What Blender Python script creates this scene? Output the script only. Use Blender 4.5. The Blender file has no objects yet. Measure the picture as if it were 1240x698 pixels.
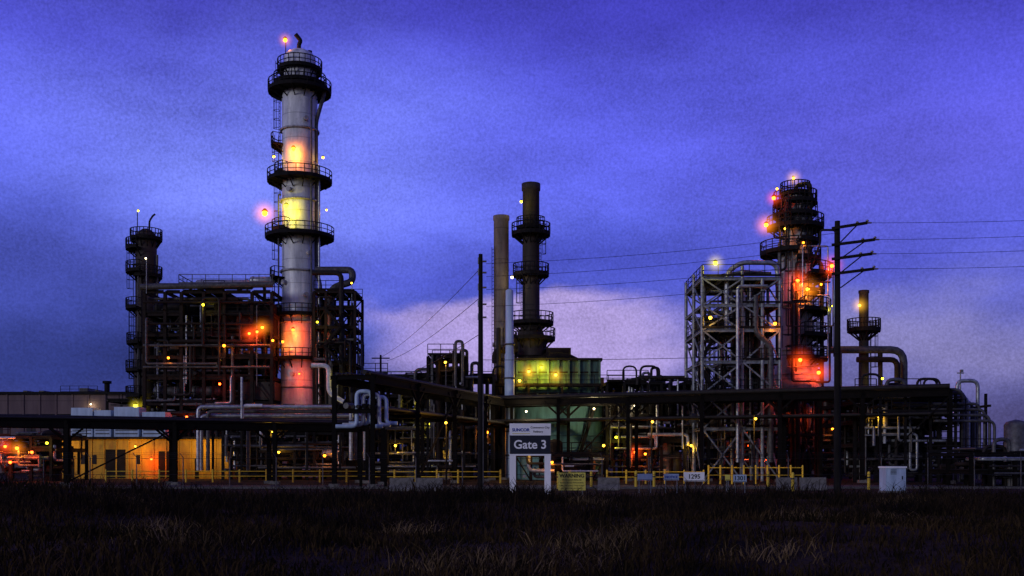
import bpy, math, random
import numpy as np
from mathutils import Vector
rad=math.radians
scene=bpy.context.scene
scene.view_settings.view_transform='Standard'
scene.view_settings.look='None'
scene.view_settings.exposure=0
CAMH=1.8; F=1240.0
# pixel helpers: image pixel column/row -> world metres at a chosen depth D
def X(px,D): return (px-620)*D/F
def Z(py,D): return CAMH+(560-py)*D/F
R=random.Random(7)

# ------------------------------------------------------------------ materials
MATS={}
def nodes_of(m):
    m.use_nodes=True
    return m.node_tree.nodes,m.node_tree.links
def paint(name,c1,c2,rough=.55,metal=0.0,scale=.6,streak=True,bands=0,bump=.15,rust=None,rustamt=.5,spec=.4):
    m=bpy.data.materials.new(name); n,l=nodes_of(m)
    b=n['Principled BSDF']; b.inputs['Roughness'].default_value=rough; b.inputs['Metallic'].default_value=metal; b.inputs['Specular IOR Level'].default_value=spec
    tc=n.new('ShaderNodeTexCoord'); mp=n.new('ShaderNodeMapping')
    mp.inputs['Scale'].default_value=(1,1,.18 if streak else 1)
    l.new(tc.outputs['Object'],mp.inputs['Vector'])
    nz=n.new('ShaderNodeTexNoise'); nz.inputs['Scale'].default_value=scale*2.2; nz.inputs['Detail'].default_value=6; nz.inputs['Roughness'].default_value=.65
    l.new(mp.outputs[0],nz.inputs['Vector'])
    r=n.new('ShaderNodeValToRGB'); r.color_ramp.elements[0].position=.35; r.color_ramp.elements[1].position=.68
    r.color_ramp.elements[0].color=(*c2,1); r.color_ramp.elements[1].color=(*c1,1)
    l.new(nz.outputs['Fac'],r.inputs['Fac']); col=r.outputs['Color']
    if rust:
        n2=n.new('ShaderNodeTexNoise'); n2.inputs['Scale'].default_value=scale*3.1; n2.inputs['Detail'].default_value=6; n2.inputs['Roughness'].default_value=.75
        l.new(tc.outputs['Object'],n2.inputs['Vector'])
        r2=n.new('ShaderNodeValToRGB'); r2.color_ramp.elements[0].position=.52; r2.color_ramp.elements[1].position=.66
        r2.color_ramp.elements[1].color=(rustamt,)*3+(1,); l.new(n2.outputs['Fac'],r2.inputs['Fac'])
        mx=n.new('ShaderNodeMix'); mx.data_type='RGBA'; l.new(r2.outputs['Color'],mx.inputs['Factor'])
        l.new(col,mx.inputs[6]); mx.inputs[7].default_value=(*rust,1); col=mx.outputs[2]
    if bands:
        sp=n.new('ShaderNodeSeparateXYZ'); l.new(tc.outputs['Object'],sp.inputs[0])
        md=n.new('ShaderNodeMath'); md.operation='PINGPONG'; md.inputs[1].default_value=bands/2; l.new(sp.outputs['Z'],md.inputs[0])
        lt=n.new('ShaderNodeMath'); lt.operation='LESS_THAN'; lt.inputs[1].default_value=.05; l.new(md.outputs[0],lt.inputs[0])
        ml=n.new('ShaderNodeMath'); ml.operation='MULTIPLY'; ml.inputs[1].default_value=.5; l.new(lt.outputs[0],ml.inputs[0])
        mx=n.new('ShaderNodeMix'); mx.data_type='RGBA'; l.new(ml.outputs[0],mx.inputs['Factor'])
        l.new(col,mx.inputs[6]); mx.inputs[7].default_value=(c2[0]*.4,c2[1]*.4,c2[2]*.4,1); col=mx.outputs[2]
    l.new(col,b.inputs['Base Color'])
    if bump:
        bp=n.new('ShaderNodeBump'); bp.inputs['Strength'].default_value=bump; bp.inputs['Distance'].default_value=.08
        l.new(nz.outputs['Fac'],bp.inputs['Height']); l.new(bp.outputs[0],b.inputs['Normal'])
    MATS[name]=m; return m
def emis(name,c,s):
    m=bpy.data.materials.new(name); n,l=nodes_of(m)
    n.remove(n['Principled BSDF']); e=n.new('ShaderNodeEmission'); e.inputs[0].default_value=(*c,1); e.inputs[1].default_value=s
    l.new(e.outputs[0],n['Material Output'].inputs[0])
    m.cycles.emission_sampling='NONE'; MATS[name]=m; return m
RU=(.09,.04,.025); RD=(.035,.016,.011)
paint('shell_white',(.80,.82,.86),(.36,.38,.43),.42,0,.5,True,2.9,.25,RU,.25,.6)
paint('shell_grey',(.46,.46,.5),(.17,.17,.19),.5,0,.6,True,2.6,.2,RU,.35)
paint('shell_brown',(.055,.042,.038),(.02,.018,.018),.7,0,.6,True,3.1,.2,RD,.4,.25)
paint('stack_tan',(.24,.20,.19),(.11,.095,.09),.75,0,.5,True,3.5,.2,RU,.4,.2)
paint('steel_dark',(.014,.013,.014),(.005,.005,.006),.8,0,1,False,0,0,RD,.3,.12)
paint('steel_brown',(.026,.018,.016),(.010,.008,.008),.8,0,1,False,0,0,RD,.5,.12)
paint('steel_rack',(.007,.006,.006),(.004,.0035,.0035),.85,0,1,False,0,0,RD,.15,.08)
paint('steel_galv',(.30,.33,.37),(.11,.125,.145),.45,.3,1,False,0,0,RU,.3)
paint('pipe_alu',(.46,.49,.54),(.19,.2,.23),.38,.5,1.2,False,0,0,RU,.15)
paint('pipe_grey',(.11,.11,.12),(.035,.035,.04),.5,.2,1.2,False,0,0,RU,.35,.3)
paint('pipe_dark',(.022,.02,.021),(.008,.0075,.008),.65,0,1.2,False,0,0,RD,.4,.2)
paint('pipe_white',(.68,.7,.75),(.36,.37,.41),.45,0,1.2,False,0,0,RU,.15)
paint('furnace_green',(.09,.19,.18),(.03,.065,.065),.6,0,.7,True,1.6,.2,RU,.4,.2)
paint('tank_teal',(.13,.31,.36),(.06,.14,.17),.5,0,.6,True,1.5,.15,RU,.2)
paint('yellow_paint',(.8,.56,.03),(.48,.32,.02),.5,0,1,False,0,0,RU,.2)
paint('yellow_wall',(.60,.37,.02),(.30,.17,.015),.7,0,.4,True,0,.15,RU,.35)
paint('concrete',(.2,.19,.18),(.09,.085,.08),.9,0,1.5,False,0,.3,None,0,.1)
paint('wood_pole',(.02,.017,.016),(.008,.007,.007),.85,0,1.4,True,0,.4,None,0,.1)
paint('ware_wall',(.17,.125,.13),(.10,.07,.08),.8,0,.2,True,6,.1,None,0,.1)
paint('roof_dark',(.015,.015,.018),(.008,.008,.009),.8,0,.5,False,0,.2,None,0,.1)
paint('white_panel',(.9,.9,.92),(.8,.8,.82),.5,0,.8,True,0,.03)
paint('sign_navy',(.012,.016,.03),(.008,.01,.02),.4,0,.8,False,0,.02)
paint('sign_yellow',(.75,.66,.12),(.55,.48,.09),.5,0,.8,False,0,.02)
paint('sign_black',(.01,.01,.01),(.008,.008,.008),.5,0,.8,False,0,0)
paint('sign_blue',(.02,.06,.35),(.02,.05,.3),.5,0,.8,False,0,0)
paint('cabinet_blue',(.5,.62,.78),(.28,.37,.5),.5,0,.8,True,0,.05)
paint('wire',(.02,.02,.02),(.015,.015,.015),.6,.3,1,False,0,0)
paint('glass_dark',(.02,.02,.025),(.015,.015,.02),.15,0,1,False,0,0)
paint('ceramic',(.2,.15,.14),(.12,.09,.08),.3,0,1,False,0,0)
paint('asphalt',(.055,.055,.055),(.035,.035,.036),.9,0,1,False,0,.3,None,0,.1)
paint('foliage',(.02,.022,.014),(.01,.011,.008),.9,0,1,False,0,0,None,0,.05)
COL={'yel':(1,.50,.03),'org':(1,.25,.012),'red':(1,.075,.008),'grn':(.88,.70,.02),'wht':(1,.80,.42)}
for k,c in COL.items(): emis('bulb_'+k,c,9 if k!='red' else 14)
def halo_mat(k):  # lamp glow imitated by a self-emitting volume, no mist scattering light
    m=bpy.data.materials.new('glow_halo_'+k); n,l=nodes_of(m); n.remove(n['Principled BSDF'])
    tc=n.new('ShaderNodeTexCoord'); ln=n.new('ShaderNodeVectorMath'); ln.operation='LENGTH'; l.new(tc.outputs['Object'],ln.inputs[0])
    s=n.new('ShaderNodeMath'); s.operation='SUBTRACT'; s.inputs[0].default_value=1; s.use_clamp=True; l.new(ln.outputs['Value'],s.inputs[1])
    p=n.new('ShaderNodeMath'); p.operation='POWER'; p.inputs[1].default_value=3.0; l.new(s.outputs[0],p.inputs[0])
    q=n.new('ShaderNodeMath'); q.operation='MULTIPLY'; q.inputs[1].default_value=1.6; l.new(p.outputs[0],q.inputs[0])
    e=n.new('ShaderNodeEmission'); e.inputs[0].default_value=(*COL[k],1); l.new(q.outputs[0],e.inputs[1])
    l.new(e.outputs[0],n['Material Output'].inputs['Volume']); MATS['glow_halo_'+k]=m
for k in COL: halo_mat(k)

# ------------------------------------------------------------------ mesh builder
def frame(d):
    d=d.normalized(); up=Vector((0,0,1)) if abs(d.z)<.99 else Vector((0,1,0))
    s=d.cross(up).normalized(); u=s.cross(d).normalized(); return d,s,u
class Part:
    def __init__(s,name): s.name=name;s.v=[];s.f=[];s.m=[];s.sm=[];s.mats=[]
    def add(s,vs,fs,mat,smooth=False):
        if mat not in s.mats: s.mats.append(mat)
        mi=s.mats.index(mat); o=len(s.v); s.v.extend([tuple(q) for q in vs])
        for f in fs: s.f.append(tuple(i+o for i in f)); s.m.append(mi); s.sm.append(smooth)
    def box(s,x0,x1,y0,y1,z0,z1,mat):
        v=[(x0,y0,z0),(x1,y0,z0),(x1,y1,z0),(x0,y1,z0),(x0,y0,z1),(x1,y0,z1),(x1,y1,z1),(x0,y1,z1)]
        s.add(v,[(0,3,2,1),(4,5,6,7),(0,1,5,4),(1,2,6,5),(2,3,7,6),(3,0,4,7)],mat)
    def beam(s,a,b,w,h,mat):
        a=Vector(a);b=Vector(b)
        if (b-a).length<1e-4: return
        d,sd,u=frame(b-a); v=[]
        for p in (a,b):
            for i,j in ((-1,-1),(1,-1),(1,1),(-1,1)): v.append(p+sd*(w/2*i)+u*(h/2*j))
        s.add(v,[(0,1,2,3),(7,6,5,4),(0,4,5,1),(1,5,6,2),(2,6,7,3),(3,7,4,0)],mat)
    def ibeam(s,a,b,w,h,mat):
        a=Vector(a);b=Vector(b); d,sd,u=frame(b-a); t=h*.12
        s.beam(a+u*(h/2-t/2),b+u*(h/2-t/2),w,t,mat); s.beam(a-u*(h/2-t/2),b-u*(h/2-t/2),w,t,mat)
        s.beam(a,b,w*.15,h-2*t,mat)
    def sweep(s,pts,r,mat,n=8,cap=True):
        pts=[Vector(p) for p in pts]; v=[];f=[]; k=len(pts)
        d0,sd,u=frame(pts[1]-pts[0])
        for i,p in enumerate(pts):
            if i==0: t=(pts[1]-pts[0])
            elif i==k-1: t=(pts[-1]-pts[-2])
            else: t=(pts[i+1]-pts[i]).normalized()+(pts[i]-pts[i-1]).normalized()
            t.normalize(); sd=(sd-t*sd.dot(t))
            if sd.length<1e-5: sd=frame(t)[1]
            sd.normalize(); u=sd.cross(t)
            rr=r[i] if isinstance(r,(list,tuple)) else r
            for j in range(n):
                a=2*math.pi*j/n; v.append(p+sd*(math.cos(a)*rr)+u*(math.sin(a)*rr))
        for i in range(k-1):
            for j in range(n):
                j2=(j+1)%n; f.append((i*n+j,i*n+j2,(i+1)*n+j2,(i+1)*n+j))
        s.add(v,f,mat,True)
        if cap:
            s.add(v[:n],[tuple(range(n-1,-1,-1))],mat); s.add(v[-n:],[tuple(range(n))],mat)
    def cyl(s,a,b,r,mat,r2=None,n=10,cap=True): s.sweep([a,b],[r,r if r2 is None else r2],mat,n,cap)
    def pipe(s,pts,r,mat,n=8,bend=None,flange=False):
        pts=[Vector(p) for p in pts]; bend=bend or r*2.6; out=[pts[0]]
        for i in range(1,len(pts)-1):
            a=(pts[i-1]-pts[i]); b=(pts[i+1]-pts[i]); q=min(bend,a.length*.45,b.length*.45)
            p0=pts[i]+a.normalized()*q; p1=pts[i]+b.normalized()*q
            for k in range(5):
                t=k/4; out.append(p0*(1-t)**2+pts[i]*2*t*(1-t)+p1*t*t)
        out.append(pts[-1]); s.sweep(out,r,mat,n)
        if flange:
            for i in range(len(pts)-1):
                d=pts[i+1]-pts[i]
                if d.length>2.5:
                    c=pts[i]+d*.5; e=d.normalized()*.06; s.cyl(c-e,c+e,r*1.5,mat,n=n)
    def lathe(s,cx,cy,prof,mat,n=28):
        v=[];f=[]
        for r,z in prof:
            for j in range(n):
                a=2*math.pi*j/n; v.append((cx+math.cos(a)*r,cy+math.sin(a)*r,z))
        for i in range(len(prof)-1):
            for j in range(n):
                j2=(j+1)%n; f.append((i*n+j,i*n+j2,(i+1)*n+j2,(i+1)*n+j))
        s.add(v,f,mat,True)
        s.add(v[-n:],[tuple(range(n))],mat)
    def sphere(s,c,r,mat,n=10):
        c=Vector(c); prof=[(max(.001,math.sin(math.pi*i/6)*r),c.z-math.cos(math.pi*i/6)*r) for i in range(7)]
        s.lathe(c.x,c.y,prof,mat,n)
    def hvessel(s,c,L,r,mat,ax='x'):
        c=Vector(c); d=Vector((1,0,0)) if ax=='x' else Vector((0,1,0))
        P=[];Rr=[]
        for t,q in ((-L/2-r*.5,.05),(-L/2-r*.42,.5),(-L/2-r*.22,.85),(-L/2,1),(L/2,1),(L/2+r*.22,.85),(L/2+r*.42,.5),(L/2+r*.5,.05)):
            P.append(c+d*t);Rr.append(r*q)
        s.sweep(P,Rr,mat,16)
        for t in (-L*.42,L*.42): s.cyl(c+d*(t-.08),c+d*(t+.08),r*1.1,mat,n=16)
        for t in (-L*.28,L*.28):
            q=c+d*t; s.box(q.x-.2,q.x+.2,q.y-r*.8,q.y+r*.8,q.z-r*1.35,q.z-r*.5,'steel_dark')
    def rail(s,a,b,mat='steel_dark',h=1.1,t=.07,step=1.6):
        a=Vector(a);b=Vector(b);L=(b-a).length; k=max(1,int(round(L/step))); up=Vector((0,0,1))
        for i in range(k+1):
            p=a+(b-a)*(i/k); s.beam(p,p+up*h,t,t,mat)
        s.beam(a+up*h,b+up*h,t,t,mat); s.beam(a+up*h*.52,b+up*h*.52,t*.8,t*.8,mat); s.beam(a+up*.1,b+up*.1,.03,.2,mat)
    def platform(s,cx,cy,z,ri,ro,a0=-180,a1=180,mat='steel_dark',h=1.15):
        k=max(4,int((a1-a0)/14)); A=[rad(a0+(a1-a0)*i/k) for i in range(k+1)]
        def P(r,a,zz): return Vector((cx+math.cos(a)*r,cy+math.sin(a)*r,zz))
        for i in range(k):
            a,b=A[i],A[i+1]
            v=[P(ri,a,z-.12),P(ro,a,z-.12),P(ro,b,z-.12),P(ri,b,z-.12),P(ri,a,z),P(ro,a,z),P(ro,b,z),P(ri,b,z)]
            s.add(v,[(0,3,2,1),(4,5,6,7),(1,2,6,5),(0,4,7,3)],mat)
            for q,t in ((h,.09),(h*.52,.07)): s.beam(P(ro,a,z+q),P(ro,b,z+q),t,t,mat)
            s.beam(P(ro,a,z),P(ro,b,z),.05,.42,mat)
        for i,a in enumerate(A):
            s.beam(P(ro,a,z),P(ro,a,z+h),.08,.08,mat)
            if i%2==0:
                s.beam(P(ri,a,z-1.1),P(ro*.97,a,z-.12),.1,.12,mat); s.beam(P(ri,a,z-.2),P(ro,a,z-.2),.1,.18,mat)
        if a1-a0<350:
            for a in (A[0],A[-1]): s.beam(P(ri,a,z+h),P(ro,a,z+h),.07,.07,mat)
    def ladder(s,cx,cy,r,ang,z0,z1,mat='steel_dark',cage=True):
        a=rad(ang); d=Vector((math.cos(a),math.sin(a),0)); t=Vector((-d.y,d.x,0)); c=Vector((cx,cy,0))+d*(r+.2)
        up=Vector((0,0,1))
        for q in (-.25,.25): s.beam(c+t*q+up*z0,c+t*q+up*z1,.06,.06,mat)
        z=z0
        while z<z1: s.beam(c-t*.25+up*z,c+t*.25+up*z,.035,.035,mat); z+=.4
        if cage:
            z=z0+2.2; V=[-.38,-.3,0,.3,.38]; W=[0,.5,.75,.5,0]
            while z<z1:
                for i in range(4): s.beam(c+t*V[i]+d*W[i]+up*z,c+t*V[i+1]+d*W[i+1]+up*z,.05,.05,mat)
                z+=1.1
            if z1-z0>2.4:
                for i in (1,2,3): s.beam(c+t*V[i]+d*W[i]+up*(z0+2.2),c+t*V[i]+d*W[i]+up*z1,.05,.05,mat)
class Group:
    def __init__(s,name,x=0,y=0,z=0): s.name=name; s.loc=Vector((x,y,z)); s.parts=[]; s.lamps=[]
    def part(s,n): p=Part(n); s.parts.append(p); return p
    def lamp(s,x,y,z,k='yel',P=120,r=.2,halo=1.5,mast=None):
        if P<=20 and not mast: return
        if P<=60: r*=.85
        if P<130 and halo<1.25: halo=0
        s.lamps.append((x,y,z,k,P,r,halo,mast))
    def finish(s):
        e=bpy.data.objects.new(s.name,None); scene.collection.objects.link(e); e.location=s.loc; e.empty_display_size=1
        if s.lamps:
            p=s.part('lamp_fittings')
            for (x,y,z,k,P,r,halo,mast) in s.lamps:
                p.sphere((x,y,z),r,'bulb_'+k,8)
                p.cyl((x,y,z+r*.75),(x,y,z+r*1.7),r*1.25,'steel_dark',r2=r*.4,n=8)
                if mast: p.cyl((x,y+.12+r,z-mast),(x,y+.12+r,z+r*1.6),.05,'steel_galv',n=6); p.beam((x,y,z+r*1.6),(x,y+.15+r,z+r*1.6),.06,.06,'steel_galv')
        for p in s.parts:
            if not p.v: continue
            me=bpy.data.meshes.new(p.name)
            me.from_pydata([(a-s.loc.x,b-s.loc.y,c-s.loc.z) for a,b,c in p.v],[],p.f)
            for q in p.mats: me.materials.append(MATS[q])
            me.polygons.foreach_set('material_index',p.m); me.polygons.foreach_set('use_smooth',p.sm); me.update()
            o=bpy.data.objects.new(p.name,me); scene.collection.objects.link(o); o.parent=e
        for (x,y,z,k,P,r,halo,mast) in s.lamps:
            if P>=25:
                L=bpy.data.lights.new('lamp_light','POINT'); L.energy=P*1.2; L.color=COL[k]; L.shadow_soft_size=.15
                o=bpy.data.objects.new('lamp_light',L); scene.collection.objects.link(o); o.parent=e
                o.location=Vector((x,y-.05,z-r-.2))-s.loc
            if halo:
                o=bpy.data.objects.new('lamp_glow',halo_mesh(k)); scene.collection.objects.link(o); o.parent=e  # added sphere that paints a glow around the bulb
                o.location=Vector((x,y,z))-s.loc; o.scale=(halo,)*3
        return e
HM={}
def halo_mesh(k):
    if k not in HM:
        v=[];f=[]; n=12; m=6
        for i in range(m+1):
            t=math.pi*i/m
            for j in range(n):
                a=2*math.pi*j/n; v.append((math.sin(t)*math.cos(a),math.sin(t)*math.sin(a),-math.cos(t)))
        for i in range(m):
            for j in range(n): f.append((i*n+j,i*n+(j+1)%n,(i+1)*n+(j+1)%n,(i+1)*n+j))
        me=bpy.data.meshes.new('lamp_glow'); me.from_pydata(v,[],f); me.materials.append(MATS['glow_halo_'+k]); HM[k]=me
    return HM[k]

def clutter(p,x0,x1,y0,y1,z0,z1,n,mats=('pipe_dark','pipe_grey','steel_brown','pipe_alu'),w=(5,2,3,1),rmin=.06,rmax=.26,rr=R):
    for _ in range(n):
        q=Vector((rr.uniform(x0,x1),rr.uniform(y0,y1),rr.uniform(z0,z1))); P=[q.copy()]; last=-1
        for k in range(rr.randint(1,4)):
            ax=rr.choice([0,0,2,2,1]); 
            if ax==last: ax=(ax+2)%3
            last=ax; lo,hi=((x0,x1),(y0,y1),(z0,z1))[ax]
            t=rr.uniform(lo,hi)
            if abs(t-q[ax])<.6: continue
            q=q.copy(); q[ax]=t; P.append(q)
        if len(P)>1: p.pipe(P,rr.uniform(rmin,rmax)*rr.uniform(.6,1),rr.choices(mats,w)[0],n=8,flange=rr.random()<.5)
def stairs(p,x0,x1,y,z0,z1,mat='steel_dark'):
    for q in (0,.8):
        p.beam((x0,y+q,z0),(x1,y+q,z1),.06,.28,mat); p.beam((x0,y+q,z0+1),(x1,y+q,z1+1),.06,.06,mat)
    k=int(abs(z1-z0)/.25)
    for i in range(k):
        t=i/k; x=x0+(x1-x0)*t; z=z0+(z1-z0)*t; p.beam((x,y,z),(x,y+.8,z),.25,.04,mat)
def steelframe(g,xs,ys,zs,mat='steel_brown',cw=.3,decks=True,brace=.3,railp=.7,rr=R,top=None):
    f=g.part('columns_and_beams'); d=g.part('decks_and_handrails')
    for x in xs:
        for y in ys: f.ibeam((x,y,0),(x,y,(top or zs[-1])),cw,cw,mat)
    for zi,z in enumerate(zs):
        for y in ys:
            for a,b in zip(xs[:-1],xs[1:]):
                if rr.random()<.88: f.ibeam((a+cw/2,y,z),(b-cw/2,y,z),cw*.7,cw*1.1,mat)
        for x in xs:
            for a,b in zip(ys[:-1],ys[1:]): f.ibeam((x,a+cw/2,z-.01),(x,b-cw/2,z-.01),cw*.7,cw,mat)
        z0=zs[zi-1] if zi else 0
        for y in (ys[0],ys[-1]):
            for a,b in zip(xs[:-1],xs[1:]):
                if rr.random()<brace:
                    if rr.random()<.5: f.beam((a,y+.05,z0),(b,y+.05,z),.12,.14,mat)
                    else: f.beam((b,y+.05,z0),(a,y+.05,z),.12,.14,mat)
        if decks:
            for a,b in zip(xs[:-1],xs[1:]):
                if rr.random()<.75:
                    d.box(a+.1,b-.1,ys[0],ys[-1],z+cw*.56,z+cw*.56+.08,'steel_dark')
                    if rr.random()<railp: d.rail((a,ys[0]-.1,z+cw*.6),(b,ys[0]-.1,z+cw*.6))
            if zi==len(zs)-1: d.rail((xs[0],ys[-1],z+.2),(xs[-1],ys[-1],z+.2))
    return f,d

# ------------------------------------------------------------------ TALL DISTILLATION COLUMN (D=124, 0.1 m per px)
D=124; cx=X(363,D); cy=D
g=Group('distillation_column',cx,cy)
s=g.part('shell')
s.lathe(cx,cy,[(2.5,0),(2.28,.4),(2.25,Z(392,D)),(2.12,Z(380,D)),(2.12,Z(120,D)),(1.95,Z(112,D)),(1.9,Z(72,D)),(1.6,Z(66,D)),(.9,Z(62,D)),(.1,Z(61,D))],'shell_white',40)
for py in (470,392,330,245,160): z=Z(py,D); s.lathe(cx,cy,[(2.3,z-.12),(2.36,z-.1),(2.36,z+.1),(2.3,z+.12)],'shell_grey',40)
for i,(py,a) in enumerate([(150,-60),(235,-110),(310,-50),(345,-130),(360,-60),(455,-100)]):
    a=rad(a);z=Z(py,D); s.cyl((cx+2*math.cos(a),cy+2*math.sin(a),z),(cx+2.6*math.cos(a),cy+2.6*math.sin(a),z),.28,'shell_grey',n=14)
pl=g.part('platforms')
pl.platform(cx,cy,Z(86,D),1.9,2.65,-180,180)
pl.platform(cx,cy,Z(112,D),2.0,3.75,-180,180); pl.platform(cx,cy,Z(104,D),1.95,3.1,-180,100)
pl.platform(cx,cy,Z(177,D),2.15,3.4,150,215)
pl.platform(cx,cy,Z(220,D),2.15,3.85,-215,60); pl.platform(cx,cy,Z(213,D),2.15,3.0,-215,-120)
pl.platform(cx,cy,Z(288,D),2.15,4.1,-215,75); pl.platform(cx,cy,Z(281,D),2.15,3.3,-215,-110)
pl.platform(cx,cy,Z(338,D),2.15,3.5,150,225)
pl.platform(cx,cy,Z(383,D),2.2,3.0,-215,40)
pl.platform(cx,cy,Z(436,D),2.25,3.1,-215,40)
pl.ladder(cx,cy,2.3,175,Z(177,D),Z(112,D)+1); pl.ladder(cx,cy,2.3,195,Z(220,D),Z(177,D)+1)
pl.ladder(cx,cy,2.3,172,Z(288,D),Z(220,D)+1); pl.ladder(cx,cy,2.3,195,Z(338,D),Z(288,D)+1)
pl.ladder(cx,cy,2.3,188,Z(436,D),Z(338,D)+1); pl.ladder(cx,cy,1.9,-170,Z(112,D),Z(86,D)+1)
pl.ladder(cx,cy,2.3,-35,Z(436,D),Z(383,D)+1)
pp=g.part('overhead_pipes')
xr=X(391,D)
pp.pipe([(cx+1.8,cy,Z(103,D)),(xr+.5,cy-.4,Z(103,D)),(xr+.2,cy-.6,Z(118,D)),(xr-.7,cy-.6,Z(150,D)),(xr-.7,cy-.6,Z(330,D)),(xr-.2,cy-.6,Z(345,D)),(xr-.2,cy-.6,Z(520,D))],.24,'pipe_grey',10)
pp.pipe([(xr-.9,cy-1.4,Z(200,D)),(xr-.2,cy-1.4,Z(206,D)),(xr-.2,cy-1.4,Z(500,D))],.14,'pipe_alu')
pp.pipe([(cx+1.8,cy-1.6,Z(125,D)),(cx+1.8,cy-2.0,Z(125,D)),(cx+1.8,cy-2.0,Z(450,D))],.12,'pipe_grey')
pp.pipe([(cx-1.9,cy-1.6,Z(240,D)),(cx-2.2,cy-1.6,Z(240,D)),(cx-2.2,cy-1.6,Z(450,D))],.1,'pipe_grey')
pp.pipe([(cx-.1,cy,Z(64,D)),(cx-.1,cy,Z(54,D)),(cx+.15,cy-.1,Z(50,D)),(cx-.45,cy-.3,Z(43,D))],.26,'pipe_dark')
pp.cyl((X(346,D),cy,Z(66,D)),(X(346,D),cy,Z(46,D)),.06,'steel_dark'); pp.cyl((cx+1.2,cy,Z(66,D)),(cx+1.2,cy,Z(62,D)),.3,'pipe_dark')
yf=cy-3.1
g.lamp(X(346,D),cy-.3,Z(50,D),'org',60,.28,1.3)
g.lamp(X(362,D),yf,Z(190,D),'org',460,.24,1.7); g.lamp(X(334,D),cy-1,Z(193,D),'yel',60,.18,.9); g.lamp(X(393,D),cy-1,Z(194,D),'yel',40,.18,.8)
g.lamp(X(354,D),yf-.2,Z(258,D),'grn',400,.24,1.5); g.lamp(X(324,D),cy-1.4,Z(262,D),'org',160,.34,2.2); g.lamp(X(398,D),cy-1.4,Z(258,D),'yel',30,.14,.6)
g.lamp(X(362,D),yf-.2,Z(404,D),'red',420,.2,1.4); g.lamp(X(350,D),yf-.3,Z(418,D),'org',160,.15,0)
g.lamp(X(370,D),yf-.6,Z(456,D),'red',160,.12,0)
g.finish()

# ------------------------------------------------------------------ SLIM COLUMN (far left)
D=128; cx=X(177,D); cy=D
g=Group('fractionating_column',cx,cy); s=g.part('shell')
s.lathe(cx,cy,[(1.5,0),(1.3,.3),(1.28,Z(290,D)),(1.1,Z(283,D)),(.5,Z(278,D)),(.1,Z(277,D))],'shell_brown',28)
s.lathe(cx,cy,[(1.30,Z(500,D)),(1.42,Z(499,D)),(1.42,Z(410,D)),(1.30,Z(409,D))],'shell_brown',28)
pl=g.part('platforms')
for py,ro,a0,a1 in ((288,1.9,-180,180),(300,2.4,110,260),(328,2.4,120,270),(333,1.9,-120,60),(372,2.4,120,260),(414,2.3,120,265),(420,1.8,-120,40),(447,2.4,120,265),(478,2.4,110,270)):
    pl.platform(cx,cy,Z(py,D)-.2,1.25,ro,a0,a1)
pl.ladder(cx,cy,1.3,175,Z(480,D),Z(372,D)); pl.ladder(cx,cy,1.3,200,Z(372,D),Z(290,D))
pp=g.part('vent_and_pipes'); pp.pipe([(cx+.4,cy,Z(282,D)),(cx+.4,cy,Z(268,D)),(cx+.9,cy-.2,Z(262,D)),(cx+1.2,cy-.2,Z(260,D))],.12,'pipe_dark')
pp.cyl((cx-1.1,cy,Z(290,D)),(cx-1.1,cy,Z(257,D)),.06,'pipe_dark'); pp.pipe([(cx+1.55,cy-.5,Z(310,D)),(cx+1.55,cy-.5,Z(510,D))],.15,'pipe_grey')
pp.pipe([(cx-.4,cy-1.6,Z(330,D)),(cx-.4,cy-1.6,Z(530,D))],.1,'pipe_grey')
g.lamp(X(168,D),cy-.2,Z(256,D),'grn',10,.14,0,mast=.1); g.lamp(X(172,D),cy-2.2,Z(493,D),'grn',160,.25,1.2)
g.finish()

# ------------------------------------------------------------------ LEFT PROCESS STRUCTURE
D=124
g=Group('process_structure',X(270,D),D)
xs=[X(p,D) for p in (193,217,236,262,286,318,341)]; ys=[119,125,131]
zs=[Z(p,D) for p in (530,492,462,438,412,388,362)]
f,d=steelframe(g,xs,ys,zs,'steel_brown',.36)
e=g.part('exchangers_and_pipes')
e.pipe([(X(190,D),118.6,Z(357,D)),(X(343,D),118.6,Z(354,D))],.36,'pipe_grey',12)
e.pipe([(X(192,D),120,Z(348,D)+.6),(X(192,D),120,Z(352,D)),(X(330,D),120,Z(352,D)),(X(330,D),120,Z(500,D))],.2,'pipe_dark',8)
e.hvessel((X(272,D),124,Z(345,D)),6.5,.6,'pipe_alu'); e.hvessel((X(320,D),123,Z(342,D)),2.6,.5,'pipe_alu')
d.rail((X(228,D),120.5,Z(350,D)),(X(338,D),120.5,Z(350,D)),'pipe_grey'); d.rail((X(228,D),120.5,Z(350,D)),(X(228,D),128,Z(350,D)))
for (a,b,py) in ((196,236,378),(200,240,424),(245,286,450),(292,338,448),(196,232,476),(240,280,476)):
    for yy in (121,124): e.hvessel((X((a+b)/2,D),yy,Z(py,D)),(b-a)*.08,.62,R.choice(['steel_brown','pipe_dark','shell_brown','pipe_grey']))
e.box(X(272,D),X(340,D),119.6,129,Z(412,D)+.4,Z(374,D),'steel_dark')
for i in range(6): e.ibeam((X(275+i*12.5,D),119.45,Z(412,D)+.4),(X(275+i*12.5,D),119.45,Z(374,D)),.2,.25,'steel_brown')
e.box(X(240,D),X(262,D),121,129,Z(436,D),Z(414,D),'steel_dark'); e.box(X(196,D),X(228,D),122,129,Z(460,D),Z(440,D),'steel_dark')
e.box(X(300,D),X(343,D),119.5,123,Z(490,D)+.3,Z(466,D),'shell_brown'); e.box(X(218,D),X(256,D),123,129,Z(384,D),Z(366,D),'steel_dark')
e.box(X(262,D),X(300,D),122,128,Z(487,D),Z(442,D),'steel_dark')
clutter(e,X(192,D),X(342,D),118,130,Z(500,D),Z(365,D),150,w=(6,3,3,1))
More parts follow.
